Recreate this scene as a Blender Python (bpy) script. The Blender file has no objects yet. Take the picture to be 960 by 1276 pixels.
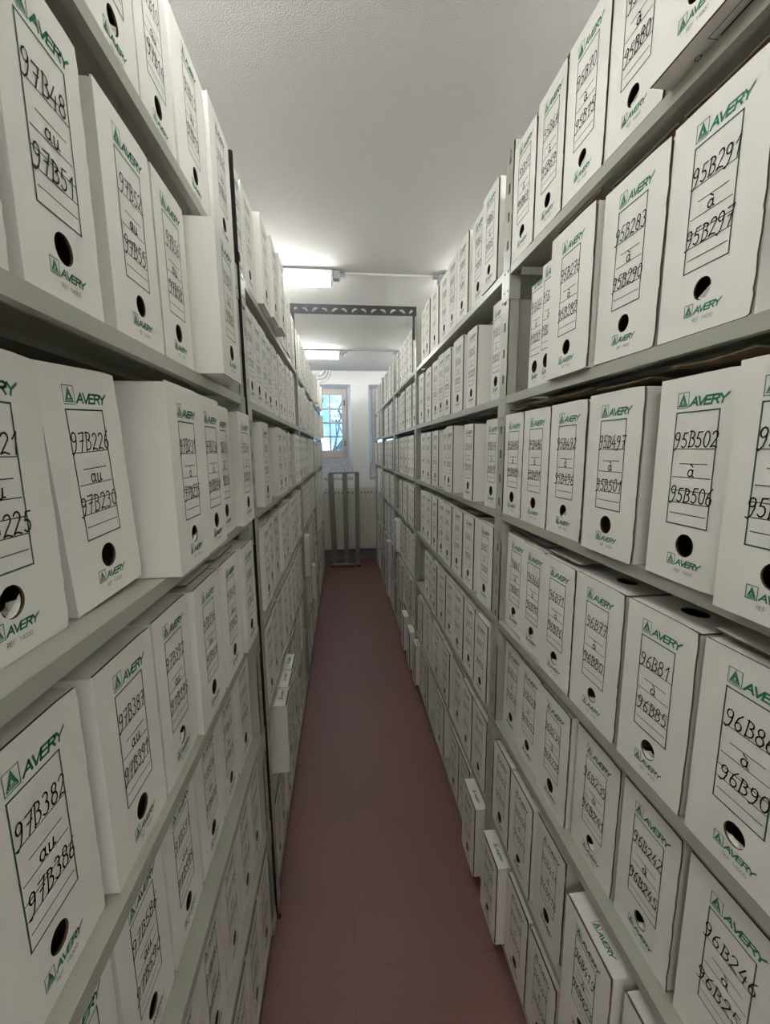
import bpy, math, random
from mathutils import Vector, Matrix

sc = bpy.context.scene
COL = sc.collection
ZC = 1.86                      # camera height above the floor
RA_X, RB_X = -0.310, 0.542     # front planes of the two racks
WALL_Y = 6.75
CEIL = 1.25 + ZC
SHELF = dict(A=.567, B=.171, C=-.218, D=-.610, E=-1.003, F=-1.400, G=-1.790)
LEVELS = 'ABCDEFG'
LEVEL_WORDS = dict(A='top shelf', B='second shelf down', C='third shelf down', D='fourth shelf down',
                   E='fifth shelf down', F='sixth shelf down', G='bottom shelf')

# ------------------------------------------------------------------ materials
def mat(name, col, rough=.6, metal=0., spec=.5, noise=None, bump=None, vary=0., emit=None):
    m = bpy.data.materials.new(name); m.use_nodes = True
    nt = m.node_tree; p = nt.nodes['Principled BSDF']
    p.inputs['Base Color'].default_value = (*col, 1)
    p.inputs['Roughness'].default_value = rough
    p.inputs['Metallic'].default_value = metal
    p.inputs['Specular IOR Level'].default_value = spec
    src = None
    if noise:
        sc_, amt = noise
        tc = nt.nodes.new('ShaderNodeTexCoord'); n = nt.nodes.new('ShaderNodeTexNoise')
        n.inputs['Scale'].default_value = sc_; n.inputs['Detail'].default_value = 5
        nt.links.new(tc.outputs['Object'], n.inputs['Vector'])
        mx = nt.nodes.new('ShaderNodeMix'); mx.data_type = 'RGBA'
        mx.inputs['A'].default_value = (*[c*(1-amt) for c in col], 1)
        mx.inputs['B'].default_value = (*[min(1, c*(1+amt)) for c in col], 1)
        nt.links.new(n.outputs['Fac'], mx.inputs['Factor'])
        src = mx.outputs['Result']
    if vary:
        oi = nt.nodes.new('ShaderNodeObjectInfo'); mr = nt.nodes.new('ShaderNodeMapRange')
        mr.inputs['To Min'].default_value = 1-vary; mr.inputs['To Max'].default_value = 1.0
        nt.links.new(oi.outputs['Random'], mr.inputs['Value'])
        hs = nt.nodes.new('ShaderNodeHueSaturation')
        if src: nt.links.new(src, hs.inputs['Color'])
        else: hs.inputs['Color'].default_value = (*col, 1)
        nt.links.new(mr.outputs['Result'], hs.inputs['Value'])
        src = hs.outputs['Color']
    if src: nt.links.new(src, p.inputs['Base Color'])
    if bump:
        sc_, st, dist = bump
        tc = nt.nodes.new('ShaderNodeTexCoord'); n = nt.nodes.new('ShaderNodeTexNoise')
        n.inputs['Scale'].default_value = sc_; n.inputs['Detail'].default_value = 3
        nt.links.new(tc.outputs['Object'], n.inputs['Vector'])
        b = nt.nodes.new('ShaderNodeBump'); b.inputs['Strength'].default_value = st; b.inputs['Distance'].default_value = dist
        nt.links.new(n.outputs['Fac'], b.inputs['Height']); nt.links.new(b.outputs['Normal'], p.inputs['Normal'])
    if emit:
        p.inputs['Emission Color'].default_value = (*emit[0], 1); p.inputs['Emission Strength'].default_value = emit[1]
    return m

M_CARD = mat('white_cardboard', (.80, .782, .74), .75, spec=.25, noise=(14, .025), vary=.06)
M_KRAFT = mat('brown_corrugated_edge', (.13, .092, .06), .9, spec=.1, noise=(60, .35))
M_GREEN = mat('green_print', (.035, .20, .115), .6, spec=.2)
M_LINE = mat('dark_green_line', (.04, .12, .08), .6, spec=.2)
M_INK = mat('black_marker_ink', (.012, .012, .014), .5, spec=.3)
M_GREY = mat('grey_print', (.30, .33, .31), .7, spec=.2)
M_STEEL = mat('grey_green_steel', (.385, .39, .335), .38, spec=.5, noise=(5, .04))
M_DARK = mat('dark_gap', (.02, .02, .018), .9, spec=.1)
M_BAR = mat('dark_grey_paint', (.03, .032, .036), .5)
M_WALL = mat('white_wall_paint', (.76, .76, .755), .85, spec=.2, noise=(3, .03))
M_WHITE = mat('white_enamel', (.80, .80, .80), .4)
M_RAD = mat('cream_enamel', (.66, .64, .56), .4)
M_ALU = mat('dull_aluminium', (.25, .255, .24), .45, metal=.4)
M_RUB = mat('black_rubber', (.02, .02, .02), .7)
M_WOOD = mat('painted_wood', (.55, .52, .47), .55, noise=(8, .05))
M_SKIRT = mat('grey_skirting_paint', (.22, .22, .22), .6)
M_SILL = mat('speckled_sill', (.45, .45, .48), .6, noise=(38, .7))
M_TUBE = mat('lit_tube', (1, 1, 1), .4, emit=((.99, 1.0, .955), 17.0))
M_GREYPL = mat('grey_plastic', (.42, .43, .44), .5)
BOXM = [M_CARD, M_KRAFT, M_GREEN, M_LINE, M_INK, M_GREY, M_DARK]
CARD, KRAFT, GREEN, LINE, INK, GREY, DARK = range(7)

# ceiling: rough plaster
M_CEIL = mat('stippled_ceiling_plaster', (.665, .66, .65), .85, spec=.25, bump=(210, .85, .006))
# floor: red linoleum with faint tile seams
M_FLOOR = mat('red_linoleum', (.19, .085, .075), .42, spec=.5)
def floor_nodes():
    nt = M_FLOOR.node_tree; p = nt.nodes['Principled BSDF']
    tc = nt.nodes.new('ShaderNodeTexCoord')
    n1 = nt.nodes.new('ShaderNodeTexNoise'); n1.inputs['Scale'].default_value = 160; n1.inputs['Detail'].default_value = 2
    n2 = nt.nodes.new('ShaderNodeTexNoise'); n2.inputs['Scale'].default_value = 2.2; n2.inputs['Detail'].default_value = 4
    br = nt.nodes.new('ShaderNodeTexBrick'); br.offset = 0; br.inputs['Scale'].default_value = 1
    br.inputs['Brick Width'].default_value = .6; br.inputs['Row Height'].default_value = .6
    br.inputs['Mortar Size'].default_value = .0022; br.inputs['Mortar Smooth'].default_value = .3
    br.inputs['Color1'].default_value = br.inputs['Color2'].default_value = (1, 1, 1, 1)
    br.inputs['Mortar'].default_value = (.86, .86, .86, 1)
    for n in (n1, n2, br): nt.links.new(tc.outputs['Object'], n.inputs['Vector'])
    def mix(a, b, f, mode='MIX'):
        x = nt.nodes.new('ShaderNodeMix'); x.data_type = 'RGBA'; x.blend_type = mode
        for k, v in (('A', a), ('B', b)):
            if isinstance(v, tuple): x.inputs[k].default_value = v
            else: nt.links.new(v, x.inputs[k])
        if isinstance(f, float): x.inputs['Factor'].default_value = f
        else: nt.links.new(f, x.inputs['Factor'])
        return x.outputs['Result']
    c = mix((.165, .082, .075, 1), (.270, .130, .118, 1), n1.outputs['Fac'])
    c2 = mix((.80, .80, .80, 1), (1.15, 1.12, 1.1, 1), n2.outputs['Fac'])
    c = mix(c, c2, 1.0, 'MULTIPLY')
    c = mix(c, br.outputs['Color'], 1.0, 'MULTIPLY')
    nt.links.new(c, p.inputs['Base Color'])
    mr = nt.nodes.new('ShaderNodeMapRange'); mr.inputs['To Min'].default_value = .36; mr.inputs['To Max'].default_value = .56
    nt.links.new(n2.outputs['Fac'], mr.inputs['Value']); nt.links.new(mr.outputs['Result'], p.inputs['Roughness'])
floor_nodes()

def glass():
    m = bpy.data.materials.new('window_glass'); m.use_nodes = True; nt = m.node_tree
    nt.nodes.remove(nt.nodes['Principled BSDF'])
    a = nt.nodes.new('ShaderNodeBsdfTransparent'); b = nt.nodes.new('ShaderNodeBsdfGlossy'); x = nt.nodes.new('ShaderNodeMixShader')
    b.inputs['Roughness'].default_value = .02; x.inputs['Fac'].default_value = .06
    nt.links.new(a.outputs[0], x.inputs[1]); nt.links.new(b.outputs[0], x.inputs[2])
    nt.links.new(x.outputs[0], nt.nodes['Material Output'].inputs['Surface'])
    return m
M_GLASS = glass()

# ------------------------------------------------------------------ mesh helpers
class MB:
    def __init__(self): self.v = []; self.f = []; self.m = []
    def add(self, vs, fs, mi=0, T=None):
        o = len(self.v)
        self.v += [tuple(T @ Vector(p)) if T else tuple(p) for p in vs]
        for f in fs: self.f.append(tuple(i+o for i in f)); self.m.append(mi)
    def box(self, x0, x1, y0, y1, z0, z1, mi=0):
        vs = [(x0,y0,z0),(x1,y0,z0),(x1,y1,z0),(x0,y1,z0),(x0,y0,z1),(x1,y0,z1),(x1,y1,z1),(x0,y1,z1)]
        self.add(vs, [(0,3,2,1),(4,5,6,7),(0,1,5,4),(1,2,6,5),(2,3,7,6),(3,0,4,7)], mi)
    def bbox(self, x0, x1, y0, y1, z0, z1, c=.003, mi=0):
        """box with chamfered edges (along every axis): three-layer octagon-ish shell"""
        def rect(z, i): return [(x0+i,y0,z),(x1-i,y0,z),(x1,y0+i,z),(x1,y1-i,z),(x1-i,y1,z),(x0+i,y1,z),(x0,y1-i,z),(x0,y0+i,z)]
        def inn(z, d): return [(min(max(x, x0+d), x1-d), min(max(y, y0+d), y1-d), z) for x, y, z in rect(z, c+d)]
        L = [inn(z0, c), rect(z0+c, c), rect(z1-c, c), inn(z1, c)]
        vs = [p for l in L for p in l]; fs = []
        for k in range(3):
            for i in range(8):
                j = (i+1) % 8
                fs.append((k*8+i, k*8+j, k*8+8+j, k*8+8+i))
        fs.append(tuple(range(7, -1, -1))); fs.append(tuple(range(24, 32)))
        self.add(vs, fs, mi)
    def cyl(self, p0, p1, r, n=12, mi=0, r1=None):
        p0, p1 = Vector(p0), Vector(p1); d = (p1-p0).normalized(); r1 = r if r1 is None else r1
        u = d.orthogonal().normalized(); w = d.cross(u)
        vs = []
        for p, rr in ((p0, r), (p1, r1)):
            for i in range(n):
                a = 2*math.pi*i/n; vs.append(tuple(p+rr*(math.cos(a)*u+math.sin(a)*w)))
        fs = [(i, (i+1) % n, n+(i+1) % n, n+i) for i in range(n)]
        fs += [tuple(range(n-1, -1, -1)), tuple(range(n, 2*n))]
        self.add(vs, fs, mi)
    def tube(self, pts, r, n=10, mi=0):
        pts = [Vector(p) for p in pts]; vs = []; fs = []
        up = None
        for k, p in enumerate(pts):
            d = (pts[min(k+1, len(pts)-1)]-pts[max(k-1, 0)]).normalized()
            u = d.orthogonal().normalized() if up is None else (up-d*up.dot(d)).normalized()
            up = u; w = d.cross(u)
            for i in range(n):
                a = 2*math.pi*i/n; vs.append(tuple(p+r*(math.cos(a)*u+math.sin(a)*w)))
        for k in range(len(pts)-1):
            for i in range(n): fs.append((k*n+i, k*n+(i+1) % n, k*n+n+(i+1) % n, k*n+n+i))
        fs += [tuple(range(n-1, -1, -1)), tuple(range((len(pts)-1)*n, len(pts)*n))]
        self.add(vs, fs, mi)
    def ribbon(self, pts, w, y, mi):
        """flat marker stroke on the plane y (x,z points)"""
        for (x0, z0), (x1, z1) in zip(pts[:-1], pts[1:]):
            dx, dz = x1-x0, z1-z0; L = math.hypot(dx, dz)
            if L < 1e-7: continue
            ux, uz = dx/L*w*.5, dz/L*w*.5
            nx, nz = -uz, ux
            a, b, c, d = (x0-ux+nx, z0-uz+nz), (x0-ux-nx, z0-uz-nz), (x1+ux-nx, z1+uz-nz), (x1+ux+nx, z1+uz+nz)
            self.add([(q[0], y, q[1]) for q in (a, b, c, d)], [(0, 1, 2, 3)], mi)
    def panel(self, x0, x1, z0, z1, y0, y1, hole=None, jit=None, rng=None, face=CARD, edge=KRAFT, leftedge=None, n=20, corner=0.0):
        """upright slab between y0 (front) and y1, with an optional round hole (cx, cz, rx, rz); ragged right edge"""
        cx, cz, rx, rz = hole if hole else ((x0+x1)/2, (z0+z1)/2, 0, 0)
        ang = [2*math.pi*i/n for i in range(n)]
        for X in (x0, x1):
            for Z in (z0, z1): ang.append(math.atan2(Z-cz, X-cx) % (2*math.pi))
        if jit:
            for i in range(1, 13): ang.append(math.atan2(z0+(z1-z0)*i/13-cz, x1-cx) % (2*math.pi))
        ang = sorted(set(round(a, 5) for a in ang)); N = len(ang)
        outer = []
        for a in ang:
            c, s = math.cos(a), math.sin(a); t = 1e9
            if c > 1e-9: t = min(t, (x1-cx)/c)
            if c < -1e-9: t = min(t, (x0-cx)/c)
            if s > 1e-9: t = min(t, (z1-cz)/s)
            if s < -1e-9: t = min(t, (z0-cz)/s)
            x, z = cx+c*t, cz+s*t
            if jit and abs(x-x1) < 1e-4:
                iscorner = abs(z-z0) < 1e-4 or abs(z-z1) < 1e-4
                x -= corner if iscorner else jit*rng.random()
                if iscorner: z += corner*.7 if abs(z-z0) < 1e-4 else -corner*.7
            outer.append((x, z))
        of = [(x, y0, z) for x, z in outer]; ob = [(x, y1, z) for x, z in outer]
        side = []
        for i in range(N):
            j = (i+1) % N
            le = abs(outer[i][0]-x0) < 1e-4 and abs(outer[j][0]-x0) < 1e-4
            side.append((i, le))
        if hole:
            inf = [(cx+rx*math.cos(a), y0, cz+rz*math.sin(a)) for a in ang]
            inb = [(p[0], y1, p[2]) for p in inf]
            self.add(of+inf, [(i, (i+1) % N, N+(i+1) % N, N+i) for i in range(N)], face)
            self.add(ob+inb, [(N+i, N+(i+1) % N, (i+1) % N, i) for i in range(N)], edge)
            self.add(inf+inb, [(i, (i+1) % N, N+(i+1) % N, N+i) for i in range(N)], edge)
        else:
            self.add(of, [tuple(range(N))], face); self.add(ob, [tuple(range(N-1, -1, -1))], edge)
        for i, le in side:
            j = (i+1) % N
            self.add([of[i], of[j], ob[j], ob[i]], [(0, 3, 2, 1)], face if le else edge)
    def mesh(self, name, mats, smooth=False):
        me = bpy.data.meshes.new(name); me.from_pydata(self.v, [], self.f)
        for m in mats: me.materials.append(m)
        me.polygons.foreach_set('material_index', self.m)
        if smooth: me.polygons.foreach_set('use_smooth', [True]*len(self.f))
        me.update(); return me
    def obj(self, name, mats, parent=None, smooth=False):
        if not isinstance(mats, (list, tuple)): mats = [mats]
        return link(name, self.mesh(name, mats, smooth), parent)

def link(name, me, parent=None):
    o = bpy.data.objects.new(name, me); COL.objects.link(o)
    if parent is not None: o.parent = parent
    return o
def tag(o, label, cat, group=None, kind=None):
    o['label'] = label; o['category'] = cat
    if group: o['group'] = group
    if kind: o['kind'] = kind
    return o
def structure(o): o['kind'] = 'structure'; return o
def thing(name, label, cat, loc=(0, 0, 0), group=None):
    o = bpy.data.objects.new(name, None); o.empty_display_size = .05; COL.objects.link(o); o.location = loc
    return tag(o, label, cat, group)

# ------------------------------------------------------------------ room shell
XL, XR, YB = -2.3, 2.6, -3.0
m = MB(); m.box(XL, XR, YB, WALL_Y+.4, -.1, 0); structure(m.obj('floor', M_FLOOR))
m = MB(); m.box(XL, XR, YB, WALL_Y+.02, CEIL, CEIL+.1); structure(m.obj('ceiling', M_CEIL))
m = MB(); m.box(XL-.1, XL, YB, WALL_Y+.4, 0, CEIL); structure(m.obj('wall_left', M_WALL))
m = MB(); m.box(XR, XR+.1, YB, WALL_Y+.4, 0, CEIL); structure(m.obj('wall_right', M_WALL))
m = MB(); m.box(XL, XR, YB-.1, YB, 0, CEIL); structure(m.obj('wall_back', M_WALL))

# end wall with two splayed window openings
W1 = (-.62, .169); W2 = (.453, 1.24); WZ0, WZ1 = -.45+ZC, 1.04+ZC
TH = .30; SP = .072
m = MB()
y0, y1 = WALL_Y, WALL_Y+TH
m.box(XL, W1[0], y0, y1+.05, 0, CEIL); m.box(W1[1]+.0, W2[0], y0, y0+.0001, 0, CEIL)
m.v = m.v[:8]; m.f = m.f[:6]; m.m = m.m[:6]
def pier(xa, xb, sa, sb):
    """wall between openings, splayed towards the outside"""
    vs = []
    for z in (WZ0, WZ1):
        vs += [(xa, y0, z), (xb, y0, z), (xb+sb, y1+.05, z), (xa-sa, y1+.05, z)]
    m.add(vs, [(0,3,2,1),(4,5,6,7),(0,1,5,4),(1,2,6,5),(2,3,7,6),(3,0,4,7)])
pier(W1[1], W2[0], SP, SP); pier(W2[1], XR, SP, 0)
m.box(W1[0], XR, y0, y1+.05, WZ1, CEIL); m.box(W1[0], XR, y0, y1+.05, 0, WZ0)
structure(m.obj('wall_end', M_WALL))
m = MB(); m.box(XL, XR, WALL_Y-.012, WALL_Y, 0, .215); structure(m.obj('baseboard_end', M_SKIRT))

def window(n, w, right_stile):
    xa, xb = w[0]+SP-.04, w[1]-SP
    if n == 2: xa, xb = w[0]+SP, w[1]-SP
    fy0, fy1 = WALL_Y+TH-.02, WALL_Y+TH+.045
    fr = MB()
    z0, z1 = -.13+ZC, 1.012+ZC
    ln = MB()
    ln.add([(w[0]+.001, WALL_Y+.004, WZ1-.001), (w[1]-.001, WALL_Y+.004, WZ1-.001), (w[1]-.001, WALL_Y+TH+.04, z1-.006), (w[0]+.001, WALL_Y+TH+.04, z1-.006), (w[0]+.001, WALL_Y+.004, WZ1+.05), (w[1]-.001, WALL_Y+.004, WZ1+.05), (w[1]-.001, WALL_Y+TH+.04, WZ1+.05), (w[0]+.001, WALL_Y+TH+.04, WZ1+.05)], [(0,3,2,1),(4,5,6,7),(0,1,5,4),(1,2,6,5),(2,3,7,6),(3,0,4,7)])
    structure(ln.obj('trim_%d' % (n+2), M_WALL))
    st = .075
    for a, b_ in ((xa, xa+st), (xb-st, xb)): fr.bbox(a, b_, fy0, fy1, z0, z1, .004)
    fr.bbox(xa+st, xb-st, fy0, fy1, z1-.10, z1, .004); fr.bbox(xa+st, xb-st, fy0, fy1, z0, z0+.125, .004)
    # inner bead
    for a, b_ in ((xa+st-.012, xa+st+.006), (xb-st-.006, xb-st+.012)): fr.bbox(a, b_, fy0-.012, fy0+.01, z0+.03, z1-.03, .003)
    root = structure(fr.obj('window_%d' % n, M_WOOD))
    gx0, gx1 = xa+st, xb-st; gz0, gz1 = z0+.125, z1-.10
    mu = MB(); nx = 3
    cols = [gx0+(gx1-gx0)*i/nx for i in range(1, nx)]
    if n == 1: cols = [gx1-.205, gx1-.41]
    for c in cols: mu.bbox(c-.014, c+.014, fy0+.008, fy1-.012, gz0, gz1, .004)
    for i in range(1, 4):
        z = gz0+(gz1-gz0)*i/4
        mu.bbox(gx0, gx1, fy0+.009, fy1-.013, z-.015, z+.015, .004)
    o = mu.obj('window_muntin', M_WOOD, root); o['kind'] = 'structure'
    g = MB(); g.box(gx0, gx1, fy0+.03, fy0+.034, gz0, gz1)
    o = g.obj('window_pane', M_GLASS, root); o['kind'] = 'structure'
    h = MB()
    for z in (.78+ZC, .11+ZC): h.cyl((xb-st*.45, fy0-.014, z-.045), (xb-st*.45, fy0-.014, z+.045), .009)
    o = h.obj('window_hinge', M_BAR, root); o['kind'] = 'structure'
    s = MB()   # sloped sill
    xs0, xs1 = w[0]-.0, w[1]+.0
    if n == 1: pass
    s.add([(xs0, WALL_Y-.015, WZ0+.0), (xs1+.012, WALL_Y-.015, WZ0), (xb, fy0+.02, z0+.01), (xa, fy0+.02, z0+.01),
           (xs0, WALL_Y-.015, WZ0-.04), (xs1+.012, WALL_Y-.015, WZ0-.04), (xb, fy0+.02, WZ0-.04), (xa, fy0+.02, WZ0-.04)],
          [(0,1,2,3),(4,7,6,5),(0,4,5,1),(1,5,6,2),(2,6,7,3),(3,7,4,0)])
    structure(s.obj('trim_%d' % n, M_SILL))
window(1, W1, True); window(2, W2, False)

# ------------------------------------------------------------------ shelving racks
DEPTH = .33
def to_world(side):
    """local x along the face, y into the rack, z up -> world matrix for a rack side"""
    return Matrix.Rotation(math.radians(-90 if side == 'R' else 90), 4, 'Z')
def rack(side, name, label, posts, ystart, yend, top, ends=()):
    root = thing(name, label, 'shelving rack')
    X = RB_X if side == 'R' else RA_X
    s = 1 if side == 'R' else -1
    for k, (pa, pb) in enumerate(posts):
        for fb in (0, 1):
            p = MB()
            t = .003
            xf = X+s*(0 if fb == 0 else DEPTH-.002)
            d = s if fb == 0 else -s
            def bx(xa, xb, *r): p.box(min(xa, xb), max(xa, xb), *r)
            # front flange built as cells around a column of keyhole slots
            if fb == 0:
                yc = (pa+pb)/2; sw = .0075; pitch = .082; z = .05
                bx(xf, xf+d*t, pa, yc-sw, 0, top); bx(xf, xf+d*t, yc+sw, pb, 0, top)
                zz = .05; bx(xf, xf+d*t, yc-sw, yc+sw, 0, zz)
                while zz < top-.04:
                    z1 = min(zz+pitch-.027, top-.012)
                    bx(xf, xf+d*t, yc-sw, yc+sw, zz, z1); zz = z1+.027
                bx(xf, xf+d*t, yc-sw, yc+sw, top-.012, top)
                for lv in LEVELS:       # sleeve that bolts each shelf to the post
                    zt = SHELF[lv]+ZC
                    z0 = max(zt-.098, .0)
                    bx(xf-d*.0022, xf+d*.0005, pa-.001, pb+.001, z0, zt-.0)
                    bx(xf, xf+d*.034, pa-.0028, pa-.0005, z0, zt-.024)
                    for q in (.012, .02+.05):
                        for yy in (pa+.012, pb-.02):
                            p.cyl((xf-d*.0022, yy, zt-q), (xf-d*.0046, yy, zt-q), .0042, 8)
                bx(xf+d*.033, xf+d*.035, pa, pb, 0, top); bx(xf+d*t, xf+d*.035, pb-.002, pb, 0, top)   # plate and wall added behind the slots to darken them
            else:
                bx(xf, xf+d*t, pa, pb, 0, top)
            bx(xf, xf+d*.036, pa, pa+t, 0, top)
            if fb == 0: bx(xf-d*.004, xf+d*.042, pa-.004, pb+.002, 0, .035)
            p.obj('post', M_STEEL, root)
    # shelves between consecutive posts
    edges = [(ystart, posts[0][0])] if ystart is not None else []
    edges += [(posts[i][1], posts[i+1][0]) for i in range(len(posts)-1)]
    if yend is not None: edges.append((posts[-1][1], yend))
    for ya, yb in edges:
        for lv in LEVELS:
            zt = SHELF[lv]+ZC; p = MB()
            xa, xb = X, X+s*DEPTH
            def bx(a, b_, *r): p.box(min(a, b_), max(a, b_), *r)
            ya_, yb_ = ya+.001, yb-.001
            bx(xa+s*.002, xb, ya_, yb_, zt-.0022, zt)                       # deck
            bx(xa, xa+s*.0022, ya_, yb_, zt-.025, zt-.0004)                 # front lip
            bx(xa+s*.0022, xa+s*.016, ya_, yb_, zt-.025, zt-.0232)          # return under the lip
            bx(xb-s*.002, xb, ya_, yb_, zt-.025, zt)
            bx(xa+s*DEPTH*.5-.02, xa+s*DEPTH*.5+.02, ya_, yb_, zt-.014, zt-.0022)
            p.obj('shelf', M_STEEL, root)
        p = MB(); xa = X+s*(DEPTH+.001); p.box(min(xa, xa+s*.0015), max(xa, xa+s*.0015), ya-.03, yb+.03, .02, top-.03)
        p.obj('back_panel', M_STEEL, root)  # sheet added behind the shelves to keep gaps between boxes dark
    for yy in ends:                      # sheets added at the rack ends so the slot between them goes dark
        p = MB(); a, b_ = X+s*.004, X+s*DEPTH
        p.box(min(a, b_), max(a, b_), yy-.0006, yy+.0006, .01, top-.01); p.obj('gap_blocker', M_STEEL, root)
    return root
POST_R = [(-.30, -.245), (1.322, 1.380), (2.945, 3.000), (4.185, 4.240), (5.390, 5.445), (6.56, 6.615)]
POST_L0 = [(-.26, -.205), (1.344, 1.392)]
POST_L1 = [(1.432, 1.487), (3.095, 3.150), (4.690, 4.745), (6.30, 6.355)]
TOP = .92+ZC; TOPL = .566+ZC
rack('R', 'shelving_rack', 'long grey-green steel rack full of white boxes, facing the lit tubes across the aisle', POST_R, None, None, TOP)
near_rack = rack('L', 'shelving_rack', 'grey-green steel rack holding boxes 97B226 and 97B387, ending at the black edge strip', POST_L0, None, None, TOPL, (1.4045,))
rack('L', 'shelving_rack', 'grey-green steel rack beneath the lit tubes, beyond the black edge strip, ending near the window', POST_L1, None, None, TOPL, (1.4312,))

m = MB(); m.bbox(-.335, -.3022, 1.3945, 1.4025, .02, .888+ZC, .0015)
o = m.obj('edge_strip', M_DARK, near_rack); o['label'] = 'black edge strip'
m = MB(); m.bbox(-.345, -.290, 1.3935, 1.4035, 0, .0195, .003); m.obj('foot', M_RUB, near_rack)

# ------------------------------------------------------------------ archive boxes
def arc(cx, cz, rx, rz, a0, a1, n=8):
    return [(cx+rx*math.cos(math.radians(a0+(a1-a0)*i/n)), cz+rz*math.sin(math.radians(a0+(a1-a0)*i/n))) for i in range(n+1)]
GL = {   # marker-pen strokes on a .6 x 1 cell
 '0': [arc(.3, .5, .24, .46, 80, 440, 12)],
 '1': [[(.12, .68), (.38, 1.0), (.32, 0)]],
 '2': [arc(.3, .74, .22, .24, 160, -20, 6)+[(.06, .04), (.28, .10), (.56, .02)]],
 '3': [arc(.27, .75, .2, .22, 140, -80, 6)+arc(.27, .27, .25, .27, 80, -140, 7)],
 '4': [[(.34, 1.0), (.04, .34), (.54, .36)], [(.44, .62), (.38, -.04)]],
 '5': [[(.52, .97), (.2, .95), (.13, .56)]+arc(.26, .3, .24, .28, 100, -140, 7)],
 '6': [[(.46, 1.0), (.2, .72), (.07, .34)]+arc(.28, .24, .21, .24, 170, 500, 9)],
 '7': [[(.06, .92), (.54, .96), (.26, -.04)], [(.16, .5), (.5, .54)]],
 '8': [arc(.3, .76, .19, .22, 270, -90, 8)+arc(.3, .27, .24, .27, 90, 450, 9)],
 '9': [arc(.28, .73, .21, .25, 10, 370, 9)+[(.47, .4), (.36, .05), (.14, -.16), (.02, -.1)]],
 'B': [[(.16, .98), (.1, -.02)], [(.06, .94)]+arc(.26, .75, .24, .2, 90, -80, 5)+arc(.28, .28, .28, .26, 85, -110, 6)+[(.06, .02)]],
 'a': [arc(.24, .28, .2, .24, 30, 390, 9)+[(.44, .5), (.44, .1), (.56, .04)]],
 'u': [[(.08, .5), (.08, .14)]+arc(.24, .14, .16, .14, 180, 340, 5)+[(.42, .5), (.42, .1), (.58, .08)]],
 '`': [[(.12, .84), (.36, .68)]],
}
PR = {   # printed capitals on a .7 x 1 cell
 'A': [[(0, 0), (.34, 1), (.68, 0)], [(.14, .34), (.54, .34)]], 'V': [[(0, 1), (.34, 0), (.68, 1)]],
 'E': [[(.58, 0), (.04, 0), (.04, 1), (.58, 1)], [(.04, .52), (.5, .52)]],
 'R': [[(.04, 0), (.04, 1), (.42, 1), (.58, .86), (.58, .64), (.42, .5), (.04, .5)], [(.34, .5), (.62, 0)]],
 'Y': [[(0, 1), (.33, .48), (.66, 1)], [(.33, .48), (.33, 0)]],
 'F': [[(.04, 0), (.04, 1), (.58, 1)], [(.04, .52), (.48, .52)]],
 '1': [[(.15, .8), (.36, 1), (.36, 0)]], '4': [[(.44, 0), (.44, 1), (.04, .3), (.6, .3)]],
 '0': [arc(.32, .5, .28, .5, 90, 450, 8)], '2': [arc(.3, .72, .26, .28, 160, -20, 4)+[(.04, 0), (.58, 0)]],
}
YI = -.00045
def write(mb, s, x, z, h, pitch, w, rng, mi=INK, table=GL, jit=.03, slant=.1, y=YI):
    for ch in s:
        if ch != ' ':
            jx, jz, jh = rng.uniform(-jit, jit), rng.uniform(-jit, jit), 1+rng.uniform(-jit*2, jit*2)
            for st in table[ch]:
                mb.ribbon([(x+(px+jx+slant*pz)*pitch*1.5, z+(pz*jh+jz)*h) for px, pz in st], w, y, mi)
            if ch == '`': continue
        x += pitch
def logo_mesh(sz, ref):
    """triangle mark in a square, brand lettering, optional reference line; origin at lower left"""
    mb = MB(); rng = random.Random(1); q = sz
    mb.ribbon([(0, 0), (q*.86, 0), (q*.86, q), (0, q), (0, 0)], .0011, YI, GREEN)
    for k, mi in ((0, GREEN), (1, GREEN), (2, GREEN)):
        i = k*.092
        mb.ribbon([(q*(.11+i*1.0), q*(.12+i*.95)), (q*(.43), q*(.90-i*1.6)), (q*(.75-i*1.0), q*(.12+i*.95)), (q*(.15+i), q*(.12+i*.95))], q*.052, YI-.00004*k, mi)
    write(mb, 'AVERY', q*1.02, q*.10, q*.50, q*.505, q*.125, rng, GREEN, PR, jit=0, slant=.16)
    mb.ribbon(arc(q*3.72, q*.66, q*.05, q*.05, 0, 360, 6), q*.02, YI, GREEN)
    if ref: write(mb, 'REF 14000', q*.9, -q*.62, q*.30, q*.235, .0007, rng, GREY, PR, jit=0, slant=0)
    return mb
LOGO_BIG = logo_mesh(.0235, False); LOGO_SMALL = logo_mesh(.0170, True)
ME_BIG = LOGO_BIG.mesh('logo', BOXM); ME_SMALL = LOGO_SMALL.mesh('logo', BOXM)

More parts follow.
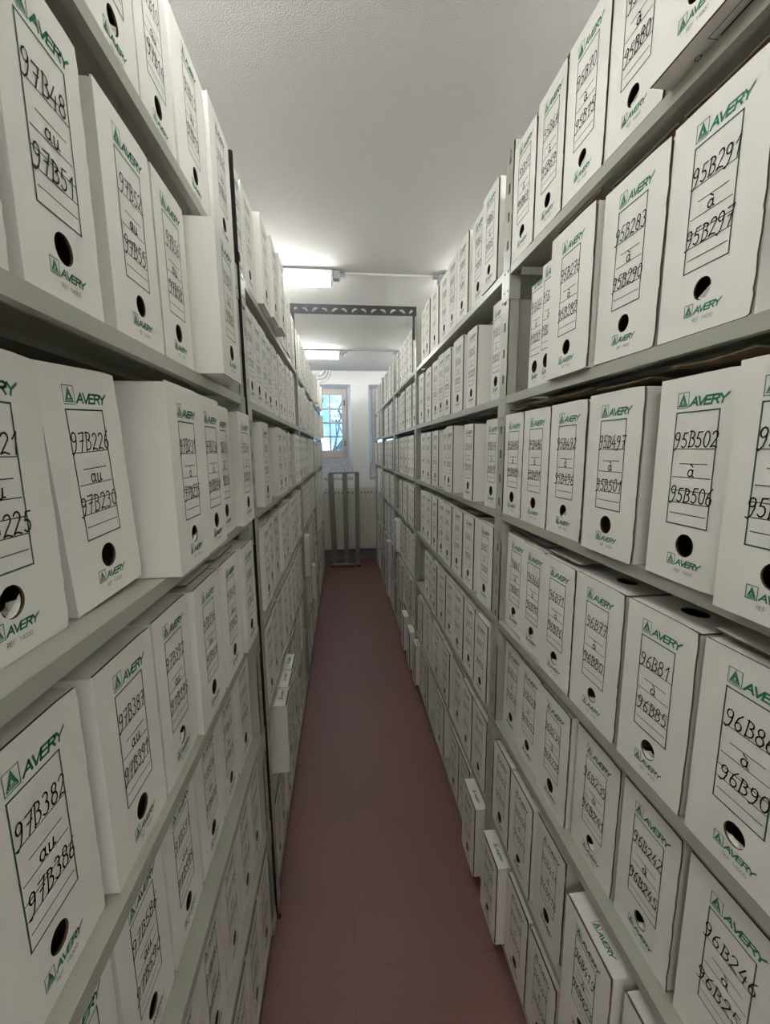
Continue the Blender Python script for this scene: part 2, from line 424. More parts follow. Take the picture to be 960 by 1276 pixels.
H0, D0 = .325, .25
def carton(w, h, rng, hero=True, hflap=0, tophole=False):
    mb = MB(); hw = w/2
    hr = .0165*(1+rng.uniform(-.06, .08))
    mb.panel(-hw, hw, 0, h, 0, .003, (rng.uniform(-.002, .002), .062, hr*.95, hr*1.03), jit=.0022 if hero else .001, rng=rng, corner=.003, n=18 if hero else 12)
    # hollow body behind, set back from the front sheet on the right and top so the raw edge reads dark
    R, T = hw-.0022, h-.0022; y0, t = .0062, .0032
    mb.box(-hw+.0002, -hw+t, .003, D0, .0002, h-.003)          # folded left wall runs up to the front
    mb.box(R-t, R, y0, D0, .0002, T-t)
    mb.box(-hw+t, R-t, .003, D0, .0002, t)
    mb.box(-hw+t, R-t, D0-t, D0, t, T-t)
    if tophole:
        # lid sheet with an oval hand hole
        o = MB(); o.panel(-hw+.0002, R, y0, D0, -t, 0, (0, .065, .023, .019), n=16)
        mb.add([(x, z, T-y-t) for x, y, z in [(p[0], p[1], p[2]) for p in o.v]], [], 0)
        off = len(mb.v)-len(o.v)
        for f, mi in zip(o.f, o.m): mb.f.append(tuple(i+off for i in reversed(f))); mb.m.append(mi)
    else:
        mb.box(-hw+.0002, R, y0, D0, T-t, T)
    mb.box(-hw+t, R-t, .0105, .0125, t, T-t-.004, DARK) if False else None
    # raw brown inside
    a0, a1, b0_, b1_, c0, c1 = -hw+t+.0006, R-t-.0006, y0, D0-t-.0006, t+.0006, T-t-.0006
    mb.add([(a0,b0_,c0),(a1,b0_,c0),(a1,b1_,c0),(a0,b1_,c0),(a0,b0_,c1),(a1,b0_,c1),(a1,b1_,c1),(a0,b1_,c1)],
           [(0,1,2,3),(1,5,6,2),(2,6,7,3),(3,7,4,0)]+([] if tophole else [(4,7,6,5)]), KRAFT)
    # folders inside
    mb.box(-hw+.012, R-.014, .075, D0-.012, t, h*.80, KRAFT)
    if hflap:
        a0 = rng.uniform(20, 60); pts = [(hr*.96*math.cos(math.radians(a0+i*20-180)), .062+hr*.98*math.sin(math.radians(a0+i*20-180))) for i in range(8)]
        mid = ((pts[0][0]+pts[-1][0])/2, (pts[0][1]+pts[-1][1])/2)
        vs = [(x, .001+.012*(1-abs(i-3.5)/3.5)*.9, z) for i, (x, z) in enumerate(pts)]
        vs = [(x*.9+mid[0]*.1, y*0+.0015 if i in (0, 7) else .0015, z) for i, (x, y, z) in enumerate(vs)]
        vs2 = []
        for i, (x, y, z) in enumerate(vs):
            f = .55 if hflap == 1 else .3
            vs2.append((x+(mid[0]-x)*f, .0015+f*.02*(1 if 0 < i < 7 else 0), z+(mid[1]-z)*f))
        mb.add([(p[0], .002, p[2]) for p in vs]+vs2, [(i, i+1, 8+i+1, 8+i) for i in range(7)]+[tuple(range(15, 7, -1))], CARD)
    return mb
def label(t1, mid, t2, rng, fine=True):
    mb = MB()
    fw, fh, fz = .0375, .176, .270
    def Z(f): return fz-fh*f
    lw = .0013
    mb.ribbon([(-fw, Z(0)), (fw, Z(0)), (fw, Z(1)), (-fw, Z(1)), (-fw, Z(0))], .0021, YI, LINE)
    for f, a, b_ in ((.32, 0, 1), (.45, .2, .85), (.57, .05, .95), (.69, .0, 1), (.80, 0, 1), (.90, .06, .94)):
        mb.ribbon([(-fw+2*fw*a, Z(f)), (-fw+2*fw*b_, Z(f))], lw, YI, LINE)
    n = len(t1); p = min(.0136, .080/n)
    s = rng.uniform(.9, 1.08); x = -p*n/2*s+rng.uniform(-.002, .003)
    write(mb, t1, x, Z(.32)+.0022, .0245, p*s, .0019, rng, y=YI*2)
    n = len(t2); p = min(.0136, .080/n)
    write(mb, t2, -p*n/2*s+rng.uniform(-.002, .004), Z(.80)+.0016, .0240, p*s, .0019, rng, y=YI*2)
    if mid == 'au': write(mb, 'au', -.012, Z(.57)+.0012, .022, .013, .0019, rng, y=YI*2)
    else: write(mb, '`a', -.006, Z(.57)+.0012, .022, .014, .0019, rng, y=YI*2)
    return mb
def frame_of(side, shelf, yc, prot, lean, yaw, lift):
    X = RB_X if side == 'R' else RA_X
    x = X-prot if side == 'R' else X+prot
    T = Matrix.Translation((x, yc, SHELF[shelf]+ZC+.0006+lift)) @ to_world(side) @ Matrix.Rotation(math.radians(yaw), 4, 'Z') @ Matrix.Rotation(math.radians(lean), 4, 'Y')
    return T

ORD = ['zeroth', 'first', 'second', 'third', 'fourth', 'fifth', 'sixth', 'seventh', 'eighth', 'ninth', 'tenth', 'eleventh', 'twelfth',
       'thirteenth', 'fourteenth', 'fifteenth', 'sixteenth', 'seventeenth', 'eighteenth', 'nineteenth', 'twentieth']
BOX = []   # every archive box: dict(side, shelf, y0, y1, p, h, lean, yaw, lift, t1, mid, t2, opts)
def hero(side, shelf, y0, y1, t, p=0., h=H0, lean=0., yaw=0., lift=0., **o):
    BOX.append(dict(side=side, shelf=shelf, y0=y0, y1=y1, p=p, h=h, lean=lean, yaw=yaw, lift=lift, rng=t, hero=True, opts=o))

# --- near bay of the rack facing the tubes (numbers fall with distance)
R, L = 'R', 'L'
hero(R,'A',.532,.695,('95B',81,86),p=.036,under=True)
hero(R,'A',.708,.862,('95B',76,80),h=.322,lid=1,hflap=2)
hero(R,'A',.868,1.020,('95B',70,75),hflap=2,lid=.6)
hero(R,'A',1.027,1.166,('95B',64,69),lid=1)
hero(R,'A',1.174,1.317,('95B',57,63),h=.318,hflap=2)
hero(R,'B',.512,.675,('95B',291,297),lid=1,hflap=2)
hero(R,'B',.682,.852,('95B',283,290),lid=1,lean=.6)
hero(R,'B',.858,1.036,('95B',276,282),p=.012,h=.330,lid=1)
hero(R,'B',1.043,1.128,('95B',270,275),p=-.012,h=.312)
hero(R,'B',1.132,1.206,('95B',264,269),p=-.02,h=.290)
hero(R,'C',.342,.486,('95B',507,511),p=.034)
hero(R,'C',.498,.648,('95B',502,506),p=.006,lid=1.3)
hero(R,'C',.676,.836,('95B',497,501),p=.012,lid=.5)
hero(R,'C',.862,1.018,('95B',492,496),lid=1.3,hflap=2)
hero(R,'C',1.022,1.176,('95B',486,491),lid=1.3)
hero(R,'C',1.180,1.316,('95B',480,485),lid=.7)
hero(R,'D',.365,.522,('96B',86,90),lid=.4,hflap=2,tophole=True)
hero(R,'D',.532,.688,('96B',81,85),hflap=1,tophole=True)
hero(R,'D',.698,.862,('96B',77,80),hflap=2,tophole=True)
hero(R,'D',.867,1.020,('96B',71,76),lid=.2,hflap=1)
hero(R,'D',1.027,1.162,('96B',66,70),p=-.010,hflap=2,lid=.5)
hero(R,'D',1.172,1.314,('96B',61,65),p=-.020,lean=1.2,lid=.4,hflap=1)
hero(R,'E',.372,.532,('96B',246,250),p=-.030)
hero(R,'E',.548,.694,('96B',242,245),p=-.030,hflap=1)
hero(R,'E',.704,.862,('96B',239,241),p=-.029,hflap=1)
hero(R,'E',.876,1.034,('96B',234,238),p=-.018)
hero(R,'E',1.040,1.184,('96B',229,233),p=-.024)
hero(R,'E',1.188,1.316,('96B',223,228),p=-.028,lean=1.0)
hero(R,'F',.440,.600,('96B',424,429),p=.006,toplogo=True)
hero(R,'F',.616,.784,('96B',419,423),p=.022,toplogo=True)
hero(R,'F',.846,1.002,('96B',414,418),p=-.012,toplogo=True)
hero(R,'F',1.008,1.164,('96B',408,413),p=0,toplogo=True,hflap=2)
hero(R,'F',1.172,1.316,('96B',403,407),p=0,toplogo=True)
hero(R,'G',.500,.660,('96B',604,608),p=0,toplogo=True)
hero(R,'G',.668,.824,('96B',599,603),p=-.004,toplogo=True)
hero(R,'G',.832,.992,('96B',594,598),p=0,toplogo=True)
hero(R,'G',.998,1.156,('96B',589,593),p=.002,toplogo=True)
hero(R,'G',1.166,1.318,('96B',584,588),p=.036,toplogo=True,hflap=2)
hero(R,'G',1.405,1.568,('96B',579,583),p=.037,toplogo=True)
# --- near bay opposite (numbers rise with distance)
hero(L,'A',.510,.655,('97B',1,4),p=-.012)
hero(L,'A',.662,.812,('97B',5,9),p=-.010,h=.318,hflap=2)
hero(L,'A',.820,.972,('97B',10,14),p=-.012,h=.318)
hero(L,'A',.980,1.186,('97B',15,19),p=-.010,h=.318)
hero(L,'A',1.194,1.388,('97B',20,24),p=-.002,h=.322)
hero(L,'B',.300,.462,('97B',43,47),p=-.006)
hero(L,'B',.478,.620,('97B',48,51),p=-.006,lean=.3)
hero(L,'B',.656,.816,('97B',52,55),p=-.008)
hero(L,'B',.822,.968,('97B',56,58),p=-.008)
hero(L,'B',.984,1.150,('97B',59,63),p=.050,lift=.002)
hero(L,'C',.362,.528,('97B',221,225),p=-.040,hflap=1)
hero(L,'C',.548,.708,('97B',226,230),p=-.038,lean=-4.0,yaw=-3,mid='au')
hero(L,'C',.717,.873,('97B',231,235),p=.026,h=.333,mid='a',hflap=2,y=0)
hero(L,'C',.876,1.020,('97B',236,240),p=.022,h=.333,mid='a')
hero(L,'C',1.026,1.170,('97B',241,245),p=.004,h=.331,mid='a')
hero(L,'C',1.196,1.340,('97B',246,249),p=.022,h=.328,mid='a')
hero(L,'D',.340,.502,('97B',382,386),p=-.025)
hero(L,'D',.514,.672,('97B',387,391),p=-.014)
hero(L,'D',.678,.828,('97B',392,395),p=-.014,hflap=1)
hero(L,'D',.832,1.000,('97B',396,400),p=-.002,lid=.4)
hero(L,'D',1.010,1.182,('97B',401,405),p=0,lid=.8)
hero(L,'D',1.192,1.340,('97B',406,410),p=.010)
hero(L,'E',.360,.512,('97B',581,585),p=-.036)
hero(L,'E',.520,.676,('97B',586,590),p=-.036)
hero(L,'E',.684,.838,('97B',591,595),p=-.036)
hero(L,'E',.850,1.012,('97B',596,600),p=-.036)
hero(L,'E',1.022,1.158,('97B',601,604),p=-.034)
hero(L,'E',1.172,1.340,('97B',605,609),p=-.030)
for i, (a, b_) in enumerate([(.40,.556),(.564,.72),(.728,.884),(.892,1.048),(1.056,1.20),(1.208,1.340)]):
    hero(L,'F',a,b_,('97B',774+5*i,778+5*i),p=-.020)
for i, (a, b_) in enumerate([(.52,.676),(.684,.84),(.848,1.004),(1.012,1.168),(1.176,1.340)]):
    hero(L,'G',a,b_,('97B',951+5*i,955+5*i),p=-.006)
# --- second bays, measured
FAR = {
 ('R','A'):[(1.430,1.580,.004),(1.584,1.735,-.008),(1.775,1.950),(1.956,2.110),(2.116,2.300),(2.306,2.500),(2.506,2.650),(2.656,2.810)],
 ('R','B'):[(1.388,1.470,-.004),(1.661,1.790),(1.830,1.985),(2.018,2.146),(2.150,2.280),(2.290,2.452),(2.482,2.645),(2.668,2.828)],
 ('R','C'):[(1.386,1.513),(1.622,1.745,.008),(1.754,1.808,-.01),(1.936,2.072,.006),(2.084,2.200),(2.290,2.435),(2.442,2.600),(2.640,2.800)],
 ('R','D'):[(1.408,1.580),(1.625,1.762),(1.808,1.975),(1.982,2.126),(2.135,2.270),(2.284,2.430),(2.466,2.628),(2.646,2.810)],
 ('R','E'):[(1.412,1.555,.004),(1.598,1.735),(1.752,1.920),(1.930,2.080),(2.087,2.245),(2.262,2.388),(2.392,2.522),(2.526,2.654)],
 ('R','F'):[(1.405,1.570),(1.578,1.730),(1.740,1.940),(1.958,2.126),(2.138,2.385),(2.415,2.680),(2.70,2.86)],
 ('R','G'):[(1.600,1.760,-.002),(1.766,1.92,.0),(2.074,2.262,-.002),(2.506,2.668),(2.674,2.815)],
 ('L','A'):[(1.434,1.532,-.008),(1.538,1.712,-.004),(1.722,1.886,.022),(1.890,2.030,.034),(2.036,2.200,.046),(2.36,2.52,.004),(2.53,2.69,.01),(2.70,2.86,-.01),(2.87,3.03,.0)],
 ('L','B'):[(1.495,1.62,-.006),(1.625,1.76,-.006),(1.765,1.90,-.006),(1.905,2.04),(2.045,2.19),(2.24,2.36),(2.365,2.52),(2.525,2.68),(2.69,2.84),(2.85,3.0)],
 ('L','C'):[(1.600,1.745,.01),(1.986,2.130,.008),(2.134,2.300,.008),(2.46,2.53,.0),(2.74,2.90,.006),(2.905,3.06,.006)],
 ('L','D'):[(1.526,1.690,.004),(1.694,1.860),(1.864,2.020),(2.024,2.18),(2.184,2.34),(2.42,2.56),(2.565,2.71),(2.715,2.87),(2.875,3.03)],
 ('L','E'):[(1.50,1.66),(1.665,1.825),(1.83,1.99),(1.995,2.155),(2.16,2.32),(2.325,2.485),(2.49,2.65),(2.655,2.815),(2.82,2.98)],
 ('L','F'):[(1.622,1.760,.046),(1.764,1.900,.042),(1.904,2.060,.040),(2.08,2.24,.0),(2.245,2.40,.0),(2.41,2.57),(2.575,2.73),(2.74,2.9)],
 ('L','G'):[(1.50,1.66,-.004),(1.665,1.82),(1.825,1.98),(1.985,2.14),(2.35,2.50),(2.505,2.66),(2.665,2.82),(2.825,2.98)],
}
FAR[('R','G')] += [(2.822,2.935,.03)]
rnd = random.Random(7)
SPANS = {'R': [(3.012, 4.178), (4.250, 5.384), (5.456, 6.552)], 'L': [(3.162, 4.682), (4.756, 6.292)]}
for (sd, lv), lst in FAR.items():
    for t in lst: BOX.append(dict(side=sd, shelf=lv, y0=t[0], y1=t[1], p=t[2] if len(t) > 2 else rnd.uniform(-.012, .002), h=H0+rnd.uniform(-.006, .004), lean=rnd.choice([0, 0, 0, .5, -.5]), yaw=rnd.uniform(-.6, .6), lift=0, rng=None, hero=False,
                              opts=dict(lid=rnd.choice([0, 0, 0, 0, .5, 1])) if lv in 'BCD' else dict(toplogo=lv in 'FG')))
    for (a, b_) in SPANS[sd]:
        y = a+rnd.uniform(.004, .05)
        if lv == 'A' and sd == 'R' and a < 3.1: y = 3.135
        if lv == 'D' and sd == 'R' and a < 3.1: b_ = 3.93
        if lv == 'E' and sd == 'R' and a < 3.1: b_ = 4.02
        while True:
            w = rnd.choice([.155, .155, .155, .105])
            if y+w > b_-.004: break
            if rnd.random() > .03:
                pr = rnd.uniform(-.014, .004)
                if rnd.random() < .08: pr = rnd.uniform(.015, .04)
                if sd == 'R' and lv == 'G' and 3.0 < y < 3.45: pr = .034
                if sd == 'L' and lv in 'AB' and y > 5.2 and rnd.random() < .4: pr = rnd.uniform(.02, .06)
                BOX.append(dict(side=sd, shelf=lv, y0=y, y1=y+w, p=pr, h=H0+rnd.uniform(-.008, .003), lean=rnd.choice([0, 0, .6, -.6]), yaw=rnd.uniform(-.6, .6), lift=0, rng=None, hero=False, opts={}))
            y += w+rnd.choice([.004, .005, .012])+(.05 if rnd.random() < .06 else 0)
# numbers continue along each shelf
for sd in 'RL':
    for lv in LEVELS:
        row = sorted([b_ for b_ in BOX if b_['side'] == sd and b_['shelf'] == lv], key=lambda q: q['y0'])
        pre, lo, hi = [q['rng'] for q in row if q['rng']][-1]
        yr = int(pre[:2])
        for q in row:
            if q['rng']: pre, lo, hi = q['rng']; yr = int(pre[:2]); continue
            n = rnd.choice([4, 4, 5, 5, 6])
            if sd == 'R':
                hi = lo-1; lo = hi-n
                if lo < 1: yr -= 1; hi = 880; lo = hi-n
            else: lo = hi+1; hi = lo+n-1
            q['rng'] = ('%dB' % yr, lo, hi)
# camera-independent size estimate: nearest boxes first
def size(q):
    X = RB_X if q['side'] == 'R' else RA_X
    y = (q['y0']+q['y1'])/2; z = SHELF[q['shelf']]+.16
    d2 = X*X+y*y+z*z
    return (q['y1']-q['y0'])*q['h']*abs(X)/d2**1.5
BOX.sort(key=size, reverse=True)
def bay_of(q):
    posts = POST_R if q['side'] == 'R' else POST_L0[:1]+POST_L1
    if q['side'] == 'L' and q['y0'] < 1.40: return 0
    k = 0
    for i, (a, b_) in enumerate(posts):
        if q['y0'] >= a-.02: k = i
    return k
cnt = {}
for q in sorted(BOX, key=lambda q: q['y0']):
    key = (q['side'], q['shelf'], bay_of(q)); cnt[key] = cnt.get(key, 0)+1; q['ord'] = cnt[key]
RACKW = {'R': 'rack facing the tubes', 'L': 'rack under the lit tubes'}
NIND = 300
CART = {}
STUFF = MB()
def build(q, individual):
    seed = int(q['y0']*1000)*31+LEVELS.index(q['shelf'])*7+(q['side'] == 'L'); rng = random.Random(seed)
    w = q['y1']-q['y0']-.001; h = q['h']; o = q['opts']
    yc = (q['y0']+q['y1'])/2
    lift = q['lift']+abs(math.sin(math.radians(q['lean'])))*w/2
    T = frame_of(q['side'], q['shelf'], yc, q['p'], q['lean'], q['yaw'], lift)
    pre, lo, hi = q['rng']
    mid = o.get('mid', 'a' if q['side'] == 'R' else 'au')
    t1, t2 = pre+str(lo), pre+str(hi)
    near = yc < 3.0
    lab = label(t1, mid, t2, rng)
    if w < .09:   # narrow spine: print squeezed to fit
        lab.v = [(x*.8, y, z) for x, y, z in lab.v]
    if near and individual:
        root = thing('archive_box', '', 'archive box', group='white archive boxes on the racks'); root.matrix_world = T
        if q['hero']:
            cm = carton(w, h, rng, True, o.get('hflap', 0), o.get('tophole', False)).mesh('carton', BOXM)
        else:
            key = (round(w/.01), round(h/.004), rng.randint(0, 1))
            if key not in CART: CART[key] = None
            cm = carton(w, h, rng, False).mesh('carton', BOXM)
        link('carton', cm, root)
        link('printed_label', lab.mesh('printed_label', BOXM), root)
        sx = min(1, w/.125)
        l1 = link('logo', ME_BIG, root); l1.location = (-.0375*sx, 0, .277); l1.scale = (sx, 1, 1)
        l2 = link('logo', ME_SMALL, root); l2.location = (-.0285*sx, 0, .0275); l2.scale = (sx, 1, 1)
        if o.get('lid'):
            f = MB(); k = o['lid']; rise = .006+.012*k; n = 6
            # loose top flap: hinged at the back, its raw front edge raised above the front sheet, slightly sagging
            xs = [-w/2+.002+(w-.008)*i/n for i in range(n+1)]
            top = []; bot = []
            for yy, zz in ((.012, rise), (.13, rise*.7), (D0-.004, .001)):
                for i, x in enumerate(xs):
                    s = -.003*math.sin(math.pi*i/n)*k*(1-yy/D0)+rng.uniform(-.0006, .0006)
                    top.append((x, yy, h+zz+s+.003)); bot.append((x, yy, h+zz+s))
            N = n+1
            f.add(top, [(r*N+i, r*N+i+1, r*N+N+i+1, r*N+N+i) for r in range(2) for i in range(n)], CARD)
            f.add(bot, [(r*N+N+i, r*N+N+i+1, r*N+i+1, r*N+i) for r in range(2) for i in range(n)], KRAFT)
            f.add(bot[:N]+top[:N], [(i, i+1, N+i+1, N+i) for i in range(n)], KRAFT)
            for e in (0, n):
                ids = [e, e+N, e+2*N]
                f.add([bot[i] for i in ids]+[top[i] for i in ids], [(0, 1, 4, 3), (1, 2, 5, 4)], KRAFT)
            link('lid_flap', f.mesh('lid_flap', BOXM), root)
        if o.get('toplogo'):
            l3 = link('logo', ME_BIG, root); l3.location = (-.02, .022, h-.0022); l3.rotation_euler = (math.radians(-90), 0, 0); l3.scale = (.8, 1, .8)
        if o.get('under'):
            u = MB()
            def fl(pts, w_): u.ribbon(pts, w_, -.0006, INK)
            fl([(.002, .022), (.075, .022), (.075, .062), (.002, .062), (.002, .022)], .0012)
            for i in range(5): fl([(.010, .036+.0048*i), (.070, .036+.0048*i)], .0038)
            fl(arc(-.026, .033, .005, .0035, 0, 360, 8), .0014); fl(arc(-.026, .040, .004, .003, 0, 360, 8), .0014)
            uo = link('underside_print', u.mesh('underside_print', BOXM), root); uo.rotation_euler = (math.radians(90), 0, 0); uo.location = (0, .0, .0)
            uo.matrix_local = Matrix(((1, 0, 0, 0), (0, 0, 1, 0), (0, 1, 0, .0002), (0, 0, 0, 1)))
    else:
        mb = carton(w, h, rng, False)
        mb.add(lab.v, lab.f); mb.m[-len(lab.f):] = lab.m
        sx = min(1, w/.125)
        for lg, dx, dz in ((LOGO_BIG, -.0375, .277), (LOGO_SMALL, -.0285, .0275)):
            mb.add([(x*sx+dx*sx, y, z+dz) for x, y, z in lg.v], lg.f); mb.m[-len(lg.f):] = lg.m
        if individual:
            root = link('archive_box', mb.mesh('archive_box', BOXM)); root.matrix_world = T
            root['category'] = 'archive box'; root['group'] = 'white archive boxes on the racks'
        else:
            STUFF.add([tuple(T @ Vector(p)) for p in mb.v], mb.f); STUFF.m[-len(mb.f):] = mb.m
            return
    if q['hero']:
        txt = 'white archive box marked %s to %s, %s' % (t1, t2, LEVEL_WORDS[q['shelf']])
        if q['p'] > .03: txt += ', pushed out past the shelf edge'
    else:
        post = ORD[bay_of(q)] if bay_of(q) else 'first'
        txt = 'white archive box, %s past the %s post, %s, %s' % (ORD[q['ord']], post, LEVEL_WORDS[q['shelf']], RACKW[q['side']])
    root['label'] = txt
for i, q in enumerate(BOX): build(q, i < NIND)
so = STUFF.obj('archive_boxes', BOXM)
tag(so, 'remaining small white archive boxes filling the distant ends of both racks', 'archive boxes', kind='stuff')

# ------------------------------------------------------------------ slotted bar tying the racks together overhead
bar = MB(); by = 3.11; n = 13; bx0, bx1 = RA_X-.03, RB_X+.03; bz0, bz1 = .965+ZC, 1.028+ZC
cw = (bx1-bx0)/n
for i in range(n):
    a = bx0+i*cw; cx, cz = a+cw/2, (bz0+bz1)/2; N = 24
    rot = math.radians(-28 if i % 2 else 28)
    hole = []
    for k in range(N):
        t = 2*math.pi*k/N; u, v = .0235*math.cos(t), .0085*math.sin(t)
        v += -.006*(u/.021)**2+.003
        hole.append((cx+u*math.cos(rot)-v*math.sin(rot), cz+u*math.sin(rot)+v*math.cos(rot)))
    outer = []
    for k in range(N):
        t = 2*math.pi*k/N+rot; c, s = math.cos(t), math.sin(t)
        q = min((cw/2)/abs(c) if abs(c) > 1e-6 else 9, ((bz1-bz0)/2)/abs(s) if abs(s) > 1e-6 else 9)
        outer.append((cx+c*q, cz+s*q))
    # snap the four closest points to the cell corners
    for X in (a, a+cw):
        for Z in (bz0, bz1):
            k = min(range(N), key=lambda j: (outer[j][0]-X)**2+(outer[j][1]-Z)**2); outer[k] = (X, Z)
    for yy, rev in ((by, False), (by+.004, True)):
        vs = [(x, yy, z) for x, z in outer+hole]
        bar.add(vs, [((k, (k+1) % N, N+(k+1) % N, N+k) if not rev else (N+k, N+(k+1) % N, (k+1) % N, k)) for k in range(N)])
    bar.add([(x, by, z) for x, z in hole]+[(x, by+.004, z) for x, z in hole], [(k, (k+1) % N, N+(k+1) % N, N+k) for k in range(N)])
bar.box(bx0, bx1, by, by+.004, bz1-.0005, bz1); bar.box(bx0, bx1, by, by+.004, bz0, bz0+.0005)
bar.box(bx0, bx1, by, by+.028, bz1, bz1+.003)
bo = bar.obj('slotted_bar', M_BAR)
tag(bo, 'dark grey slotted steel bar spanning the aisle between the two rack tops', 'bar')
for X in (RA_X, RB_X):      # upright straps joining the bar to the posts
    s = MB(); sg = -1 if X < 0 else 1
    s.box(min(X+sg*.002, X+sg*.026), max(X+sg*.002, X+sg*.026), by+.004, by+.008, (.52 if X < 0 else .80)+ZC, bz1)
    s.obj('strap', M_BAR, bo)

# ------------------------------------------------------------------ ceiling lights
def lamp(xa, xb, y, conn_right, label_):
    r = thing('ceiling_light', label_, 'ceiling light', ((xa+xb)/2, y, CEIL), 'tube lights on the ceiling')
    def P(mb, nm, mt):
        mb.v = [(x-(xa+xb)/2, yy-y, z-CEIL) for x, yy, z in mb.v]; return mb.obj(nm, mt, r)
    a = MB(); a.box(xa+.01, xb-.01, y-.03, y+.03, CEIL-.012, CEIL); P(a, 'mounting_plate', M_GREYPL)
    a = MB(); a.bbox(xa, xb, y-.055, y+.055, CEIL-.048, CEIL-.012, .006); P(a, 'housing', M_WHITE)
    a = MB(); a.bbox(xa+.02, xb-.02, y-.045, y+.045, CEIL-.098, CEIL-.048, .012); P(a, 'diffuser', M_TUBE)
    for xx in (xa, xb-.02):
        a = MB(); a.bbox(xx, xx+.02, y-.05, y+.05, CEIL-.102, CEIL-.048, .006); P(a, 'end_cap', M_WHITE)
    xx = xb if conn_right else xa; s = 1 if conn_right else -1
    a = MB(); a.bbox(min(xx, xx+s*.05), max(xx, xx+s*.05), y-.03, y+.03, CEIL-.062, CEIL-.004, .005)
    a.cyl((xx+s*.05, y-.01, CEIL-.03), (xx+s*.085, y-.01, CEIL-.03), .012, 10); a.cyl((xx+s*.05, y+.012, CEIL-.018), (xx+s*.075, y+.012, CEIL-.018), .009, 10)
    P(a, 'connector', M_GREYPL)
for y, w in ((-1.6, 'behind the camera'), (.75, 'above the camera'), (3.10, 'nearer of the two in view'), (5.42, 'farther along the ceiling')):
    lamp(-1.47, -.030 if y < 5 else .012, y, True, 'lit white tube light over the 97B boxes, '+w)
    lamp(.775, 2.21, y, False, 'white tube light half hidden above the 95B boxes, '+w)
    c = MB(); c.cyl((.055, y, CEIL-.012), (.695, y, CEIL-.012), .0065, 8); c.cyl((.055, y+.03, CEIL-.008), (.695, y+.03, CEIL-.008), .004, 8)
    tag(c.obj('cable', M_WHITE), 'thin white cable along the ceiling joining two tube lights, '+w, 'cable', 'cables between the tube lights')

# ------------------------------------------------------------------ end of the aisle: pipes, radiator, stand
for i, r in enumerate((.075, .125, .175)):
    p = MB(); cx, cz = -.325, CEIL
    pts = [(cx-.5, WALL_Y-.03, cz-r)]+[(cx+r*math.cos(t), WALL_Y-.03, cz+r*math.sin(t)) for t in [math.radians(-90+9*k) for k in range(11)]]
    p.tube(pts, .019, 12)
    tag(p.obj('pipe', M_WALL, smooth=True), ['smallest', 'middle', 'widest'][i]+' white curved pipe bending up to the ceiling beside the window', 'pipe', 'curved pipes by the window')

rx0, rx1, rz0, rz1 = -.52, .536, -1.635+ZC, -.612+ZC; ry0, ry1 = 6.60, 6.69
rad = thing('radiator', 'cream ribbed panel radiator on the end wall beneath the window', 'radiator', ((rx0+rx1)/2, ry1, rz0))
def RP(mb, nm, mt):
    l = rad.location; mb.v = [(x-l.x, y-l.y, z-l.z) for x, y, z in mb.v]; return mb.obj(nm, mt, rad)
p = MB(); pitch = .0533; n = int((rx1-rx0-.03)/pitch); prof = []
x = rx0+.015
for i in range(n):
    prof += [(x, 0), (x+pitch*.62, 0), (x+pitch*.70, .0135), (x+pitch*.92, .0135)]; x += pitch
prof.append((rx1-.015, 0))
zb, zt = rz0+.075, rz1-.085
vs = []; fs = []
for z in (zb, zt):
    for (xx, d) in prof: vs.append((xx, ry0+d, z))
k = len(prof); fs = [(i, i+1, k+i+1, k+i) for i in range(k-1)]
p.add(vs, fs); p.box(rx0, rx1, ry0+.014, ry0+.026, rz0, rz1)
p.bbox(rx0, rx1, ry0, ry0+.014, zt-.0, rz1, .003); p.bbox(rx0, rx1, ry0, ry0+.014, rz0, zb, .003)
p.box(rx0, rx0+.015, ry0, ry0+.014, zb, zt); p.box(rx1-.015, rx1, ry0, ry0+.014, zb, zt)
RP(p, 'front_panel', M_RAD)
p = MB(); p.bbox(rx0, rx1, ry1-.03, ry1, rz0, rz1-.004, .003); RP(p, 'back_panel', M_RAD)
p = MB(); p.box(rx0+.002, rx1-.002, ry0+.0262, ry1-.0302, rz1-.012, rz1-.003); RP(p, 'top_grille', M_RAD)
for xx in (rx0, rx1-.004):
    p = MB(); p.box(xx, xx+.004, ry0+.0262, ry1-.0302, rz0+.01, rz1-.013); RP(p, 'side_cover', M_RAD)
p = MB()
for i in range(n):
    xx = rx0+.015+pitch*(i+.32)
    p.cyl((xx, ry0-.0015, rz1-.075), (xx, ry0+.002, rz1-.075), .011, 10)
RP(p, 'upper_vent_hole', M_DARK)
p = MB()
for i in range(n):
    xx = rx0+.015+pitch*(i+.32)
    p.cyl((xx, ry0-.006, rz0+.060), (xx, ry0+.002, rz0+.060), .006, 10, 0, .012)
RP(p, 'dimple_glint', M_WHITE)  # white colour paints the highlights on the weld dimples
for xx in (rx0+.12, rx1-.12):
    p = MB(); p.box(xx-.02, xx+.02, ry1, WALL_Y-.0, rz0+.3, rz0+.36); RP(p, 'wall_bracket', M_RAD)

